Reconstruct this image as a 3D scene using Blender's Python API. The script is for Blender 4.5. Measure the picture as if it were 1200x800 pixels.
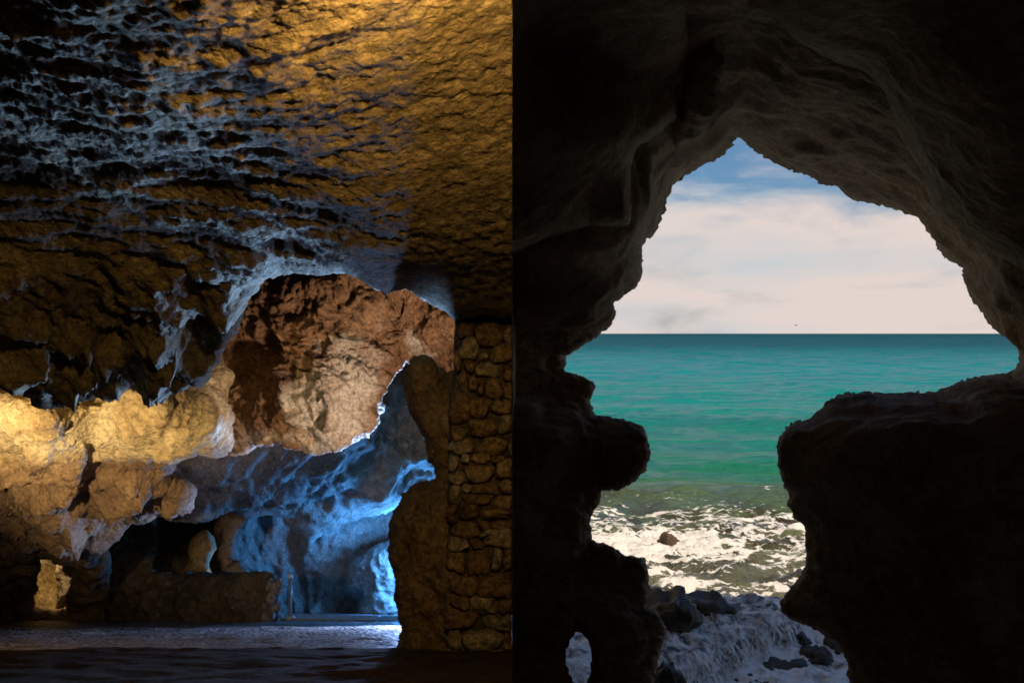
import bpy, bmesh, math, random
import numpy as np
from mathutils import Vector

# ------------------------------------------------------------------ clean
for o in list(bpy.data.objects):
    bpy.data.objects.remove(o)
S = bpy.context.scene
C = S.collection

# ------------------------------------------------------------------ camera
cam_d = bpy.data.cameras.new('camera')
cam = bpy.data.objects.new('camera', cam_d)
C.objects.link(cam)
cam_d.sensor_width = 36.0
cam_d.lens = 36.0
cam_d.shift_y = -10.0 / 1200.0
cam_d.clip_start = 0.05
cam_d.clip_end = 30000.0
cam.location = (0, 0, 0)
cam.rotation_euler = (math.pi / 2, 0, 0)
S.camera = cam

# ------------------------------------------------------------------ sky
SUN_EL, SUN_AZ = math.radians(52), math.radians(140)     # azimuth measured from +Y (out to sea) clockwise
W = bpy.data.worlds.new('World')
S.world = W
W.use_nodes = True
nt = W.node_tree
nt.nodes.clear()


def N(tree, kind, **kw):
    n = tree.nodes.new(kind)
    for k, v in kw.items():
        if k.startswith('in_'):
            n.inputs[k[3:].replace('_', ' ')].default_value = v
        else:
            setattr(n, k, v)
    return n


def ramp(tree, stops, interp='LINEAR'):
    n = tree.nodes.new('ShaderNodeValToRGB')
    n.color_ramp.interpolation = interp
    els = n.color_ramp.elements
    while len(els) < len(stops):
        els.new(0.5)
    for e, (p, c) in zip(els, stops):
        e.position = p
        e.color = (*c, 1) if len(c) == 3 else c
    return n


out = N(nt, 'ShaderNodeOutputWorld')
bg = N(nt, 'ShaderNodeBackground')
bg.inputs['Strength'].default_value = 0.1
sky = N(nt, 'ShaderNodeTexSky')
sky.sky_type = 'NISHITA'
sky.sun_disc = False
sky.sun_elevation = SUN_EL
sky.sun_rotation = SUN_AZ
sky.altitude = 10
sky.air_density = 1.0
sky.dust_density = 1.0
sky.ozone_density = 1.5
tc = N(nt, 'ShaderNodeTexCoord')
sep = N(nt, 'ShaderNodeSeparateXYZ')
nt.links.new(tc.outputs['Generated'], sep.inputs[0])
# thin cloud sheets: noise over a flat layer overhead (direction divided by height)
mp = N(nt, 'ShaderNodeMapping')
mp.inputs['Scale'].default_value = (3.2, 3.2, 12.0)
mp.inputs['Location'].default_value = (0.35, 0.1, 0.33)
nt.links.new(tc.outputs['Generated'], mp.inputs['Vector'])
cn = N(nt, 'ShaderNodeTexNoise')
cn.inputs['Scale'].default_value = 1.7
cn.inputs['Detail'].default_value = 7
cn.inputs['Roughness'].default_value = 0.55
cn.inputs['Distortion'].default_value = 0.5
nt.links.new(mp.outputs[0], cn.inputs['Vector'])
# cloud cover: dense near the horizon, broken higher up
cov = N(nt, 'ShaderNodeMapRange')
cov.inputs['From Min'].default_value = 0.095
cov.inputs['From Max'].default_value = 0.19
cov.inputs['To Min'].default_value = 0.40
cov.inputs['To Max'].default_value = -0.16
nt.links.new(sep.outputs['Z'], cov.inputs['Value'])
ad = N(nt, 'ShaderNodeMath', operation='ADD')
nt.links.new(cn.outputs['Fac'], ad.inputs[0])
nt.links.new(cov.outputs[0], ad.inputs[1])
cm = ramp(nt, [(0.50, (0, 0, 0)), (0.86, (1, 1, 1))], 'EASE')
nt.links.new(ad.outputs[0], cm.inputs[0])
# cloud tint varies from cream to cool grey
cn2 = N(nt, 'ShaderNodeTexNoise')
cn2.inputs['Scale'].default_value = 1.1
cn2.inputs['Detail'].default_value = 5
mp2 = N(nt, 'ShaderNodeMapping')
mp2.inputs['Scale'].default_value = (3.0, 3.0, 17.0)
mp2.inputs['Rotation'].default_value = (0.05, 0.08, 0)
nt.links.new(tc.outputs['Generated'], mp2.inputs['Vector'])
nt.links.new(mp2.outputs[0], cn2.inputs['Vector'])
ct = ramp(nt, [(0.34, (6.0, 6.2, 6.4)), (0.54, (7.7, 6.6, 6.15))])
nt.links.new(cn2.outputs['Fac'], ct.inputs[0])
skt = N(nt, 'ShaderNodeMix', data_type='RGBA', blend_type='MULTIPLY')
skt.inputs['Factor'].default_value = 1.0
skt.inputs[7].default_value = (0.50, 0.70, 0.88, 1)
nt.links.new(sky.outputs[0], skt.inputs[6])
mx = N(nt, 'ShaderNodeMix', data_type='RGBA')
nt.links.new(cm.outputs[0], mx.inputs['Factor'])
nt.links.new(skt.outputs[2], mx.inputs[6])
nt.links.new(ct.outputs[0], mx.inputs[7])
nt.links.new(mx.outputs[2], bg.inputs['Color'])
nt.links.new(bg.outputs[0], out.inputs['Surface'])

# ------------------------------------------------------------------ sun
sd_ = bpy.data.lights.new('sun', 'SUN')
sd_.energy = 5.0
sd_.angle = math.radians(0.53)
sd_.color = (1.0, 0.90, 0.78)
sun = bpy.data.objects.new('sun', sd_)
C.objects.link(sun)
sdir = Vector((math.sin(SUN_AZ) * math.cos(SUN_EL), math.cos(SUN_AZ) * math.cos(SUN_EL), math.sin(SUN_EL)))
sun.rotation_euler = sdir.to_track_quat('Z', 'Y').to_euler()
sun.location = (0, 0, 60)

# ------------------------------------------------------------------ view
vs = S.view_settings
vs.view_transform = 'Standard'
vs.look = 'None'
vs.exposure = 0.0
vs.gamma = 1.0
vs.use_curve_mapping = False
S.cycles.use_denoising = True
S.cycles.max_bounces = 8
S.cycles.diffuse_bounces = 5
S.cycles.sample_clamp_indirect = 4.0
S.cycles.caustics_reflective = False
S.cycles.caustics_refractive = False

# ================================================================== helpers
F = 1200.0


def at(px, py, Y):
    return np.array(((px - 600.0) / F * Y, Y, (390.0 - py) / F * Y))


def ramp_floor(Y):                      # the inner cave's floor falls away from the viewer
    return -0.73 - 0.25 * Y


_rng = np.random.default_rng(7)
_T = _rng.random((48, 48, 48))


_G = _rng.normal(size=(48, 48, 48, 3)).astype(np.float32)
_G /= np.linalg.norm(_G, axis=-1, keepdims=True)
_ROT = np.array([[0.36, 0.48, -0.80], [-0.80, 0.60, 0.0], [0.48, 0.64, 0.60]])


def vnoise(P):                                   # gradient noise, about -1..1
    P = np.asarray(P, float)
    i = np.floor(P).astype(int)
    f = P - i
    u = f * f * f * (f * (f * 6 - 15) + 10)
    i %= 48
    j = (i + 1) % 48
    r = 0.0
    for cx in (0, 1):
        ix = (j if cx else i)[..., 0]
        wx = u[..., 0] if cx else 1 - u[..., 0]
        for cy in (0, 1):
            iy = (j if cy else i)[..., 1]
            wy = u[..., 1] if cy else 1 - u[..., 1]
            for cz in (0, 1):
                iz = (j if cz else i)[..., 2]
                wz = u[..., 2] if cz else 1 - u[..., 2]
                g = _G[ix, iy, iz]
                d = g[..., 0] * (f[..., 0] - cx) + g[..., 1] * (f[..., 1] - cy) + g[..., 2] * (f[..., 2] - cz)
                r = r + d * wx * wy * wz
    return r * 1.5


def fbm(P, octv=5, gain=0.5, lac=2.03):
    s, a, P = 0.0, 1.0, np.array(P, float)
    for k in range(octv):
        s = s + a * vnoise(P + 13.7 * k)
        a *= gain
        P = (P @ _ROT) * lac
    return s


def ridged(P, octv=5, gain=0.5, lac=2.07):
    s, a, P = 0.0, 1.0, np.array(P, float)
    for k in range(octv):
        s = s + a * (1 - 2 * np.abs(vnoise(P + 9.1 * k)))
        a *= gain
        P = (P @ _ROT) * lac
    return s


def billow(P, octv=4, gain=0.5, lac=2.1):
    s, a, P = 0.0, 1.0, np.array(P, float)
    for k in range(octv):
        s = s + a * np.abs(vnoise(P + 5.3 * k))
        a *= gain
        P = (P @ _ROT) * lac
    return s


def tps(ctrl):
    A = np.array(ctrl, float)
    X = A[:, :2] / 400.0
    n = len(X)
    r = np.sqrt(((X[:, None] - X[None]) ** 2).sum(-1)) + 1e-12
    K = r * r * np.log(r) + np.eye(n) * 0.002
    P = np.c_[np.ones(n), X]
    M = np.zeros((n + 3, n + 3))
    M[:n, :n] = K
    M[:n, n:] = P
    M[n:, :n] = P.T
    w = np.linalg.solve(M, np.r_[A[:, 2], 0, 0, 0])

    def f(px, py):
        q = np.stack([np.ravel(px), np.ravel(py)], -1) / 400.0
        o = np.zeros(len(q))
        for k in range(n):
            rr = np.sqrt(((q - X[k]) ** 2).sum(-1)) + 1e-12
            o += w[k] * rr * rr * np.log(rr)
        o += w[n] + q @ w[n + 1:]
        return o.reshape(np.shape(px))
    return f


def poly_sd(px, py, poly):
    """signed distance (inside positive) and nearest boundary point"""
    P = np.array(poly, float)
    Q = np.roll(P, -1, 0)
    x, y = np.ravel(px), np.ravel(py)
    best = np.full(x.shape, 1e18)
    bx, by = np.zeros_like(x), np.zeros_like(x)
    inside = np.zeros(x.shape, bool)
    for (ax, ay), (cx, cy) in zip(P, Q):
        dx, dy = cx - ax, cy - ay
        L = dx * dx + dy * dy + 1e-12
        t = np.clip(((x - ax) * dx + (y - ay) * dy) / L, 0, 1)
        qx, qy = ax + t * dx, ay + t * dy
        d = (x - qx) ** 2 + (y - qy) ** 2
        m = d < best
        best[m] = d[m]
        bx[m] = qx[m]
        by[m] = qy[m]
        cr = ((ay > y) != (cy > y))
        if dy != 0:
            inside ^= cr & (x < ax + (y - ay) / dy * dx)
    s = np.sqrt(best) * np.where(inside, 1, -1)
    sh = np.shape(px)
    return s.reshape(sh), bx.reshape(sh), by.reshape(sh)


def mesh_obj(name, verts, faces, mat, parent=None, smooth=True):
    me = bpy.data.meshes.new(name)
    verts = np.asarray(verts, np.float32)
    if isinstance(faces, np.ndarray):
        k = faces.shape[1]
        me.vertices.add(len(verts))
        me.vertices.foreach_set('co', verts.ravel())
        me.loops.add(faces.size)
        me.loops.foreach_set('vertex_index', faces.astype(np.int32).ravel())
        me.polygons.add(len(faces))
        me.polygons.foreach_set('loop_start', np.arange(0, faces.size, k, dtype=np.int32))
        me.polygons.foreach_set('loop_total', np.full(len(faces), k, np.int32))
        me.update(calc_edges=True)
    else:
        me.from_pydata([tuple(v) for v in verts], [], faces)
    me.validate()
    me.polygons.foreach_set('use_smooth', np.full(len(me.polygons), smooth))
    me.materials.append(mat)
    o = bpy.data.objects.new(name, me)
    C.objects.link(o)
    if parent:
        o.parent = parent
    return o


def tag(o, label=None, cat=None, group=None, kind=None):
    if label: o['label'] = label
    if cat: o['category'] = cat
    if group: o['group'] = group
    if kind: o['kind'] = kind
    return o


def empty(name, loc):
    e = bpy.data.objects.new(name, None)
    e.location = loc
    e.empty_display_size = 0.2
    C.objects.link(e)
    return e


def under(child, parent):
    child.parent = parent
    child.matrix_parent_inverse = parent.matrix_basis.inverted()
    return child


def grid_faces(ny, nx, keep=None):
    idx = np.arange(ny * nx).reshape(ny, nx)
    f = np.stack([idx[:-1, :-1], idx[1:, :-1], idx[1:, 1:], idx[:-1, 1:]], -1).reshape(-1, 4)
    if keep is not None:
        k = keep.ravel()
        f = f[k[f].all(1)]
    used = np.zeros(ny * nx, bool)
    used[f.ravel()] = True
    remap = np.cumsum(used) - 1
    return remap[f], used


def relief(name, poly, ctrl, bounds, mat, step=2.5, rw=14, roll=0.5, thick=1.5, holes=(),
           jag=2.0, jagf=0.07, disp=None, smooth_rows=None, clampx=None, out_px=None, flare=0.0, edge=0.3, ew=30):
    """a rock face with its own depth: outline and depth given at places, edges roll back into a thick flank"""
    x0, x1, y0, y1 = bounds
    xs = np.linspace(x0, x1, int((x1 - x0) / step) + 1)
    ys = np.linspace(y0, y1, int((y1 - y0) / step) + 1)
    px, py = np.meshgrid(xs, ys)
    z0 = np.zeros_like(px) + (abs(hash(name)) % 17 if False else len(name) * 1.7)
    G = np.stack([px * jagf, py * jagf, z0], -1)
    wx = px + jag * fbm(G, 4, 0.6)
    wy = py + jag * fbm(G + 31.3, 4, 0.6)
    sd, bx, by = poly_sd(wx, wy, poly)
    for h in holes:
        s2, b2x, b2y = poly_sd(wx, wy, h)
        m = -s2 < sd
        sd = np.where(m, -s2, sd)
        bx = np.where(m, b2x, bx)
        by = np.where(m, b2y, by)
    outm = out_px or step * 5
    o = sd < 0
    qx = np.where(o, px + (bx - wx), px)
    qy = np.where(o, py + (by - wy), py)
    D = tps(ctrl)(qx, qy)
    D = np.maximum(D, 1.6)
    t = np.clip(1 - sd / rw, 0, 1)
    D = D + roll * (1 - np.sqrt(np.clip(1 - t * t, 0, 1)))
    tt = np.clip(-sd / outm, 0, 1)
    D = D + np.where(o, thick * tt, 0)
    if flare:
        # flank opens outward a little
        qx = qx + np.where(o, (px - qx) * flare, 0)
        qy = qy + np.where(o, (py - qy) * flare, 0)
    P = np.stack([(qx - 600) / F * D, D, (390 - qy) / F * D], -1)
    if disp is not None:
        gy = np.gradient(P, axis=0)
        gx = np.gradient(P, axis=1)
        n = np.cross(gy, gx)
        n /= np.linalg.norm(n, axis=-1, keepdims=True) + 1e-9
        flip = (n * P).sum(-1) > 0
        n = np.where(flip[..., None], -n, n)
        for k in range(2):       # soften the normals so the relief does not tear at folds
            n[1:-1] = (n[:-2] + n[1:-1] * 2 + n[2:]) / 4
            n[:, 1:-1] = (n[:, :-2] + n[:, 1:-1] * 2 + n[:, 2:]) / 4
        P = P + n * (disp(P, px, py) * (edge + (1 - edge) * np.clip(sd / ew, 0, 1)))[..., None]
    if clampx is not None:
        if clampx < 0:
            P[..., 0] = np.minimum(P[..., 0], clampx)
        else:
            P[..., 0] = np.maximum(P[..., 0], clampx)
    keep = sd > -outm
    lim = (3.2 * step) ** 2
    ex = np.zeros_like(keep)
    d = (np.diff(qx, axis=0) ** 2 + np.diff(qy, axis=0) ** 2 > lim)
    ex[:-1] |= d
    ex[1:] |= d
    d = (np.diff(qx, axis=1) ** 2 + np.diff(qy, axis=1) ** 2 > lim)
    ex[:, :-1] |= d
    ex[:, 1:] |= d
    keep &= ~(ex & (sd < 0))
    f, used = grid_faces(len(ys), len(xs), keep)
    return mesh_obj(name, P.reshape(-1, 3)[used], f, mat)


# ================================================================== materials
def bump_chain(t, bsdf, coords, layers):
    prev = None
    for (kind, scale, strength, dist, stretch) in layers:
        m = N(t, 'ShaderNodeMapping')
        m.inputs['Scale'].default_value = stretch
        t.links.new(coords, m.inputs['Vector'])
        if kind == 'noise':
            n = N(t, 'ShaderNodeTexNoise')
            n.inputs['Scale'].default_value = scale
            n.inputs['Detail'].default_value = 8
            n.inputs['Roughness'].default_value = 0.62
            src = n.outputs['Fac']
        else:
            n = N(t, 'ShaderNodeTexVoronoi')
            n.inputs['Scale'].default_value = scale
            src = n.outputs['Distance']
        t.links.new(m.outputs[0], n.inputs['Vector'])
        b = N(t, 'ShaderNodeBump')
        b.inputs['Strength'].default_value = strength
        b.inputs['Distance'].default_value = dist
        t.links.new(src, b.inputs['Height'])
        if prev:
            t.links.new(prev.outputs[0], b.inputs['Normal'])
        prev = b
    t.links.new(prev.outputs[0], bsdf.inputs['Normal'])


def rock_mat(name, cols, scale=1.0, rough=(0.6, 0.95), bumps=None, spec=0.35, patch=None, stretch=(1, 1, 1), pat_at=None, grain_scale=18.0, grain_amt=0.85):
    m = bpy.data.materials.new(name)
    m.use_nodes = True
    t = m.node_tree
    b = t.nodes['Principled BSDF']
    g = N(t, 'ShaderNodeNewGeometry')
    co = g.outputs['Position']
    mp = N(t, 'ShaderNodeMapping')
    mp.inputs['Scale'].default_value = stretch
    t.links.new(co, mp.inputs['Vector'])
    n1 = N(t, 'ShaderNodeTexNoise')
    n1.inputs['Scale'].default_value = 0.9 * scale
    n1.inputs['Detail'].default_value = 9
    n1.inputs['Roughness'].default_value = 0.62
    n1.inputs['Distortion'].default_value = 0.4
    t.links.new(mp.outputs[0], n1.inputs['Vector'])
    k = len(cols)
    r = ramp(t, [(0.30 + 0.42 * i / (k - 1), c) for i, c in enumerate(cols)])
    t.links.new(n1.outputs['Fac'], r.inputs[0])
    col = r.outputs[0]
    n2 = N(t, 'ShaderNodeTexNoise')
    n2.inputs['Scale'].default_value = 9.0 * scale
    n2.inputs['Detail'].default_value = 6
    n2.inputs['Roughness'].default_value = 0.7
    t.links.new(mp.outputs[0], n2.inputs['Vector'])
    r2 = ramp(t, [(0.32, (0.55, 0.55, 0.55)), (0.7, (1.3, 1.3, 1.3))])
    t.links.new(n2.outputs['Fac'], r2.inputs[0])
    mu = N(t, 'ShaderNodeMix', data_type='RGBA', blend_type='MULTIPLY')
    mu.inputs['Factor'].default_value = 1
    t.links.new(col, mu.inputs[6])
    t.links.new(r2.outputs[0], mu.inputs[7])
    col = mu.outputs[2]
    grain = N(t, 'ShaderNodeTexNoise')
    grain.inputs['Scale'].default_value = grain_scale
    grain.inputs['Detail'].default_value = 4
    grain.inputs['Roughness'].default_value = 0.75
    t.links.new(co, grain.inputs['Vector'])
    gr = ramp(t, [(0.34, (0.30,) * 3), (0.46, (0.85,) * 3), (0.66, (1.45,) * 3)])
    t.links.new(grain.outputs['Fac'], gr.inputs[0])
    if patch:                                     # pale mineral crust
        pc, pscale, lo, hi = patch
        n3 = N(t, 'ShaderNodeTexNoise')
        n3.inputs['Scale'].default_value = pscale
        n3.inputs['Detail'].default_value = 7
        n3.inputs['Roughness'].default_value = 0.6
        t.links.new(co, n3.inputs['Vector'])
        r3 = ramp(t, [(lo, (0, 0, 0)), (hi, (1, 1, 1))])
        src = n3.outputs['Fac']
        if pat_at:                                # the crust grows around a few spots on the rock
            acc = None
            for c0, rad in pat_at:
                vd = N(t, 'ShaderNodeVectorMath', operation='DISTANCE')
                t.links.new(co, vd.inputs[0])
                vd.inputs[1].default_value = c0
                mr = N(t, 'ShaderNodeMapRange')
                mr.inputs['From Min'].default_value = rad * 1.9
                mr.inputs['From Max'].default_value = rad * 0.2
                mr.inputs['To Min'].default_value = -0.30
                mr.inputs['To Max'].default_value = 0.16
                t.links.new(vd.outputs['Value'], mr.inputs['Value'])
                if acc is None:
                    acc = mr.outputs[0]
                else:
                    mxx = N(t, 'ShaderNodeMath', operation='MAXIMUM')
                    t.links.new(acc, mxx.inputs[0])
                    t.links.new(mr.outputs[0], mxx.inputs[1])
                    acc = mxx.outputs[0]
            sm = N(t, 'ShaderNodeMath', operation='ADD')
            t.links.new(src, sm.inputs[0])
            t.links.new(acc, sm.inputs[1])
            src = sm.outputs[0]
        t.links.new(src, r3.inputs[0])
        mm = N(t, 'ShaderNodeMix', data_type='RGBA')
        t.links.new(r3.outputs[0], mm.inputs['Factor'])
        t.links.new(col, mm.inputs[6])
        mm.inputs[7].default_value = (*pc, 1)
        col = mm.outputs[2]
    mg = N(t, 'ShaderNodeMix', data_type='RGBA', blend_type='MULTIPLY')
    mg.inputs['Factor'].default_value = grain_amt
    t.links.new(col, mg.inputs[6])
    t.links.new(gr.outputs[0], mg.inputs[7])
    t.links.new(mg.outputs[2], b.inputs['Base Color'])
    rr = N(t, 'ShaderNodeMapRange')
    rr.inputs['To Min'].default_value = rough[0]
    rr.inputs['To Max'].default_value = rough[1]
    t.links.new(n2.outputs['Fac'], rr.inputs['Value'])
    t.links.new(rr.outputs[0], b.inputs['Roughness'])
    b.inputs['Specular IOR Level'].default_value = spec
    bump_chain(t, b, co, bumps or [('noise', 2.0, 0.6, 0.15, (1, 1, 1)), ('noise', 14.0, 0.7, 0.03, (1, 1, 1)),
                                   ('voronoi', 22.0, 0.35, 0.02, (1, 1, 1))])
    return m


M = {}
M['ceiling'] = rock_mat('ceiling rock', [(0.14, 0.112, 0.062), (0.28, 0.228, 0.122), (0.40, 0.335, 0.195)], 1.2,
                        rough=(0.65, 0.95), spec=0.3,
                        bumps=[('noise', 4.0, 0.45, 0.10, (0.8, 1, 1)), ('noise', 20.0, 0.9, 0.045, (0.9, 1, 1)),
                               ('voronoi', 30.0, 0.4, 0.02, (1, 1, 1))])
M['yellow'] = rock_mat('ochre crusted rock', [(0.17, 0.11, 0.06), (0.42, 0.31, 0.16), (0.56, 0.46, 0.28)], 0.8,
                       patch=((0.55, 0.50, 0.40), 0.9, 0.55, 0.64))
M['brown'] = rock_mat('brown bedrock', [(0.12, 0.08, 0.05), (0.24, 0.16, 0.10), (0.33, 0.24, 0.16)], 0.7)
M['orange'] = rock_mat('rust red rock', [(0.12, 0.066, 0.038), (0.28, 0.165, 0.092), (0.40, 0.27, 0.16)], 0.7,
                       patch=((0.52, 0.49, 0.44), 1.5, 0.45, 0.64), pat_at=[(tuple(at(412, 430, 15.4)), 0.8), (tuple(at(380, 490, 15.6)), 1.0), (tuple(at(300, 520, 16.6)), 0.55), (tuple(at(500, 395, 16.4)), 0.35)])
M['pale'] = rock_mat('pale limestone', [(0.20, 0.19, 0.17), (0.36, 0.34, 0.31), (0.5, 0.48, 0.45)], 0.5,
                     rough=(0.5, 0.8), spec=0.45, grain_amt=0.45,
                     bumps=[('noise', 0.8, 0.5, 0.25, (1, 1, 0.5)), ('noise', 5.0, 0.8, 0.10, (1, 1, 1)), ('noise', 20.0, 0.6, 0.03, (1, 1, 1))])
M['dark'] = rock_mat('dark wall rock', [(0.07, 0.055, 0.04), (0.14, 0.11, 0.085), (0.21, 0.17, 0.13)], 0.7)
M['sea_cave'] = rock_mat('sea cave rock', [(0.22, 0.16, 0.10), (0.42, 0.32, 0.21), (0.56, 0.45, 0.32)], 0.9,
                         patch=((0.17, 0.19, 0.09), 0.8, 0.60, 0.72), grain_amt=0.4, bumps=[('noise', 2.0, 0.3, 0.12, (1, 1, 1)), ('noise', 9.0, 0.6, 0.05, (1, 1, 1.6)), ('noise', 30.0, 0.6, 0.02, (1, 1, 1))])
M['column'] = rock_mat('column rock', [(0.10, 0.07, 0.04), (0.22, 0.155, 0.085), (0.32, 0.24, 0.14)], 1.4,
                       bumps=[('noise', 4.0, 0.8, 0.08, (1, 1, 1)), ('noise', 22.0, 0.9, 0.03, (1, 1, 1))])
M['mortar'] = rock_mat('dark mortar', [(0.04, 0.033, 0.024), (0.09, 0.072, 0.052), (0.14, 0.12, 0.085)], 2.0)
M['stone_a'] = rock_mat('ochre stone', [(0.14, 0.10, 0.05), (0.26, 0.19, 0.10), (0.38, 0.29, 0.16)], 2.0)
M['stone_b'] = rock_mat('brown stone', [(0.10, 0.06, 0.035), (0.20, 0.135, 0.075), (0.29, 0.20, 0.12)], 2.0)
M['stone_c'] = rock_mat('grey ochre stone', [(0.15, 0.13, 0.09), (0.32, 0.28, 0.20), (0.46, 0.41, 0.30)], 2.0)
M['gravel'] = rock_mat('grey gravel', [(0.12, 0.11, 0.11), (0.22, 0.21, 0.21), (0.34, 0.33, 0.34)], 3.0,
                       rough=(0.35, 0.7), spec=0.6,
                       bumps=[('noise', 2.0, 0.3, 0.1, (1, 1, 1)), ('voronoi', 12.0, 0.9, 0.04, (1, 1, 1)),
                              ('noise', 30.0, 0.8, 0.02, (1, 1, 1))])
M['earth'] = rock_mat('earth darkened for shade', [(0.03, 0.022, 0.015), (0.065, 0.045, 0.028), (0.1, 0.07, 0.045)], 1.2, rough=(0.9, 1.0), spec=0.05,  # earth tone kept dark to carry the shade of the near floor
                      bumps=[('noise', 6.0, 0.5, 0.03, (1, 1, 1)), ('noise', 25.0, 0.8, 0.02, (1, 1, 1))])
M['wet'] = rock_mat('wet black rock', [(0.02, 0.015, 0.011), (0.045, 0.034, 0.025), (0.09, 0.068, 0.045)], 1.5,
                    rough=(0.3, 0.7), spec=0.5)
M['weed'] = rock_mat('weedy brown rock', [(0.02, 0.012, 0.007), (0.055, 0.032, 0.015), (0.11, 0.065, 0.03)], 2.5)


def plain(name, col, rough=0.5, metal=0.0, emit=None, es=0.0):
    m = bpy.data.materials.new(name)
    m.use_nodes = True
    t = m.node_tree
    b = t.nodes['Principled BSDF']
    n = N(t, 'ShaderNodeTexNoise')
    n.inputs['Scale'].default_value = 12
    r = ramp(t, [(0.3, tuple(c * 0.8 for c in col)), (0.7, tuple(min(1, c * 1.15) for c in col))])
    t.links.new(n.outputs['Fac'], r.inputs[0])
    t.links.new(r.outputs[0], b.inputs['Base Color'])
    b.inputs['Roughness'].default_value = rough
    b.inputs['Metallic'].default_value = metal
    if emit:
        b.inputs['Emission Color'].default_value = (*emit, 1)
        b.inputs['Emission Strength'].default_value = es
    return m


M['white_paint'] = plain('white painted steel', (0.78, 0.78, 0.76), 0.35)
M['kerb'] = plain('pale concrete', (0.42, 0.42, 0.41), 0.7)
M['lamp_body'] = plain('black lamp housing', (0.03, 0.03, 0.03), 0.45, 0.6)
M['gull'] = plain('grey gull feathers', (0.35, 0.33, 0.32), 0.7)

# ================================================================== the enclosing rock
def slab_mesh(bm, x0, x1, y0, y1, z0, z1):
    v = [bm.verts.new(p) for p in ((x0, y0, z0), (x1, y0, z0), (x1, y1, z0), (x0, y1, z0),
                                   (x0, y0, z1), (x1, y0, z1), (x1, y1, z1), (x0, y1, z1))]
    for f in ((0, 3, 2, 1), (4, 5, 6, 7), (0, 1, 5, 4), (1, 2, 6, 5), (2, 3, 7, 6), (3, 0, 4, 7)):
        bm.faces.new([v[i] for i in f])


bm = bmesh.new()
ZT, ZB = 7.4, -13.0
slab_mesh(bm, -18.0, 9.4, -7.0, 13.2, ZT, ZT + 1.0)            # roof over the near rooms
slab_mesh(bm, -18.0, 0.30, 13.2, 38.0, ZT, ZT + 1.0)           # roof over the inner chamber
slab_mesh(bm, -18.0, 9.4, -8.0, -7.0, ZB, ZT + 1.0)            # back
slab_mesh(bm, -19.0, -18.0, -8.0, 39.0, ZB, ZT + 1.0)          # far left flank
slab_mesh(bm, 8.4, 9.4, -7.0, 13.2, ZB, ZT)                    # right flank
slab_mesh(bm, -18.0, 0.30, 38.0, 39.0, ZB, ZT + 1.0)           # end of the inner chamber
slab_mesh(bm, 0.02, 0.30, 13.2, 38.0, ZB, ZT)                  # seaward flank of the inner chamber
slab_mesh(bm, 9.4, 34.0, 2.0, 13.0, ZB, ZT + 1.0)               # unseen cliff added along the shore to shade the shelf
slab_mesh(bm, -18.0, 8.4, -7.0, 13.2, ZB - 1, ZB)              # footing
slab_mesh(bm, -18.0, 0.30, 13.2, 38.0, ZB - 1, ZB)
me = bpy.data.meshes.new('cliff')
bm.to_mesh(me)
bm.free()
cliff = bpy.data.objects.new('cliff', me)
me.materials.append(M['sea_cave'])
C.objects.link(cliff)
tag(cliff, kind='structure')

# added blade, edge-on and unseen, keeps the two chambers' light apart; thickens with distance
ys = np.r_[np.linspace(2.3, 6, 12), np.linspace(6.5, 13.1, 20)]
zs = np.linspace(-12.8, 7.3, 70)
th = np.where(ys < 11, 0.0005 * ys, 0.0055 + (ys - 11) * 0.05)
YY, ZZ = np.meshgrid(ys, zs)
TT = np.broadcast_to(th, YY.shape)
L = np.stack([np.full_like(YY, 0.0005), YY, ZZ], -1)
R = np.stack([0.0005 + TT * (1 + 0.0 * ZZ), YY, ZZ], -1)
f1, _ = grid_faces(*YY.shape)
nv = YY.size
rim = []
ny, nx = YY.shape
for a in range(ny - 1):
    rim.append((a * nx, (a + 1) * nx, nv + (a + 1) * nx, nv + a * nx))
fs = np.concatenate([f1, f1[:, ::-1] + nv, np.array(rim)])
tag(mesh_obj('added_partition', np.concatenate([L.reshape(-1, 3), R.reshape(-1, 3)]), fs, M['sea_cave']), kind='structure')

# ================================================================== inner cave (left of the partition)
# ---- near ceiling
ceil_poly = [(-900, -700), (-900, 425), (-60, 425), (0, 440), (40, 462), (60, 468), (105, 462), (150, 452), (185, 455),
             (215, 448), (240, 432), (250, 415), (262, 395), (280, 368), (290, 350), (312, 326), (330, 319), (375, 321),
             (400, 318), (425, 327), (440, 338), (455, 343), (475, 336), (490, 345), (515, 362), (535, 374),
             (560, 370), (600, 374), (700, 374), (1100, 374), (1100, -700)]
ceil_ctrl = [(-450, -300, 3.2), (-450, 0, 5.0), (-450, 250, 8.4), (-450, 430, 10.5), (-250, 430, 10.4), (-100, -200, 2.7), (150, -200, 2.6), (400, -200, 2.8), (600, -200, 3.1),
             (-100, 0, 4.4), (0, 0, 4.2), (150, 0, 4.0), (300, 0, 4.0), (450, 0, 4.3), (600, 0, 4.7),
             (0, 120, 5.7), (150, 100, 5.1), (300, 100, 5.05), (450, 120, 5.45), (600, 120, 5.8),
             (0, 230, 7.6), (120, 220, 7.3), (250, 200, 6.7), (400, 220, 6.6), (520, 220, 6.7), (600, 220, 6.8),
             (0, 320, 9.0), (100, 320, 9.4), (200, 300, 9.0), (300, 280, 8.2), (420, 290, 7.7), (520, 300, 7.9), (600, 300, 8.0),
             (0, 400, 9.8), (60, 430, 11.2), (150, 400, 11.0), (220, 380, 10.8), (270, 340, 10.0), (330, 315, 9.4), (420, 322, 8.6),
             (520, 362, 9.9), (600, 372, 10.2), (150, 450, 12.4), (230, 430, 12.0)]


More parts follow.
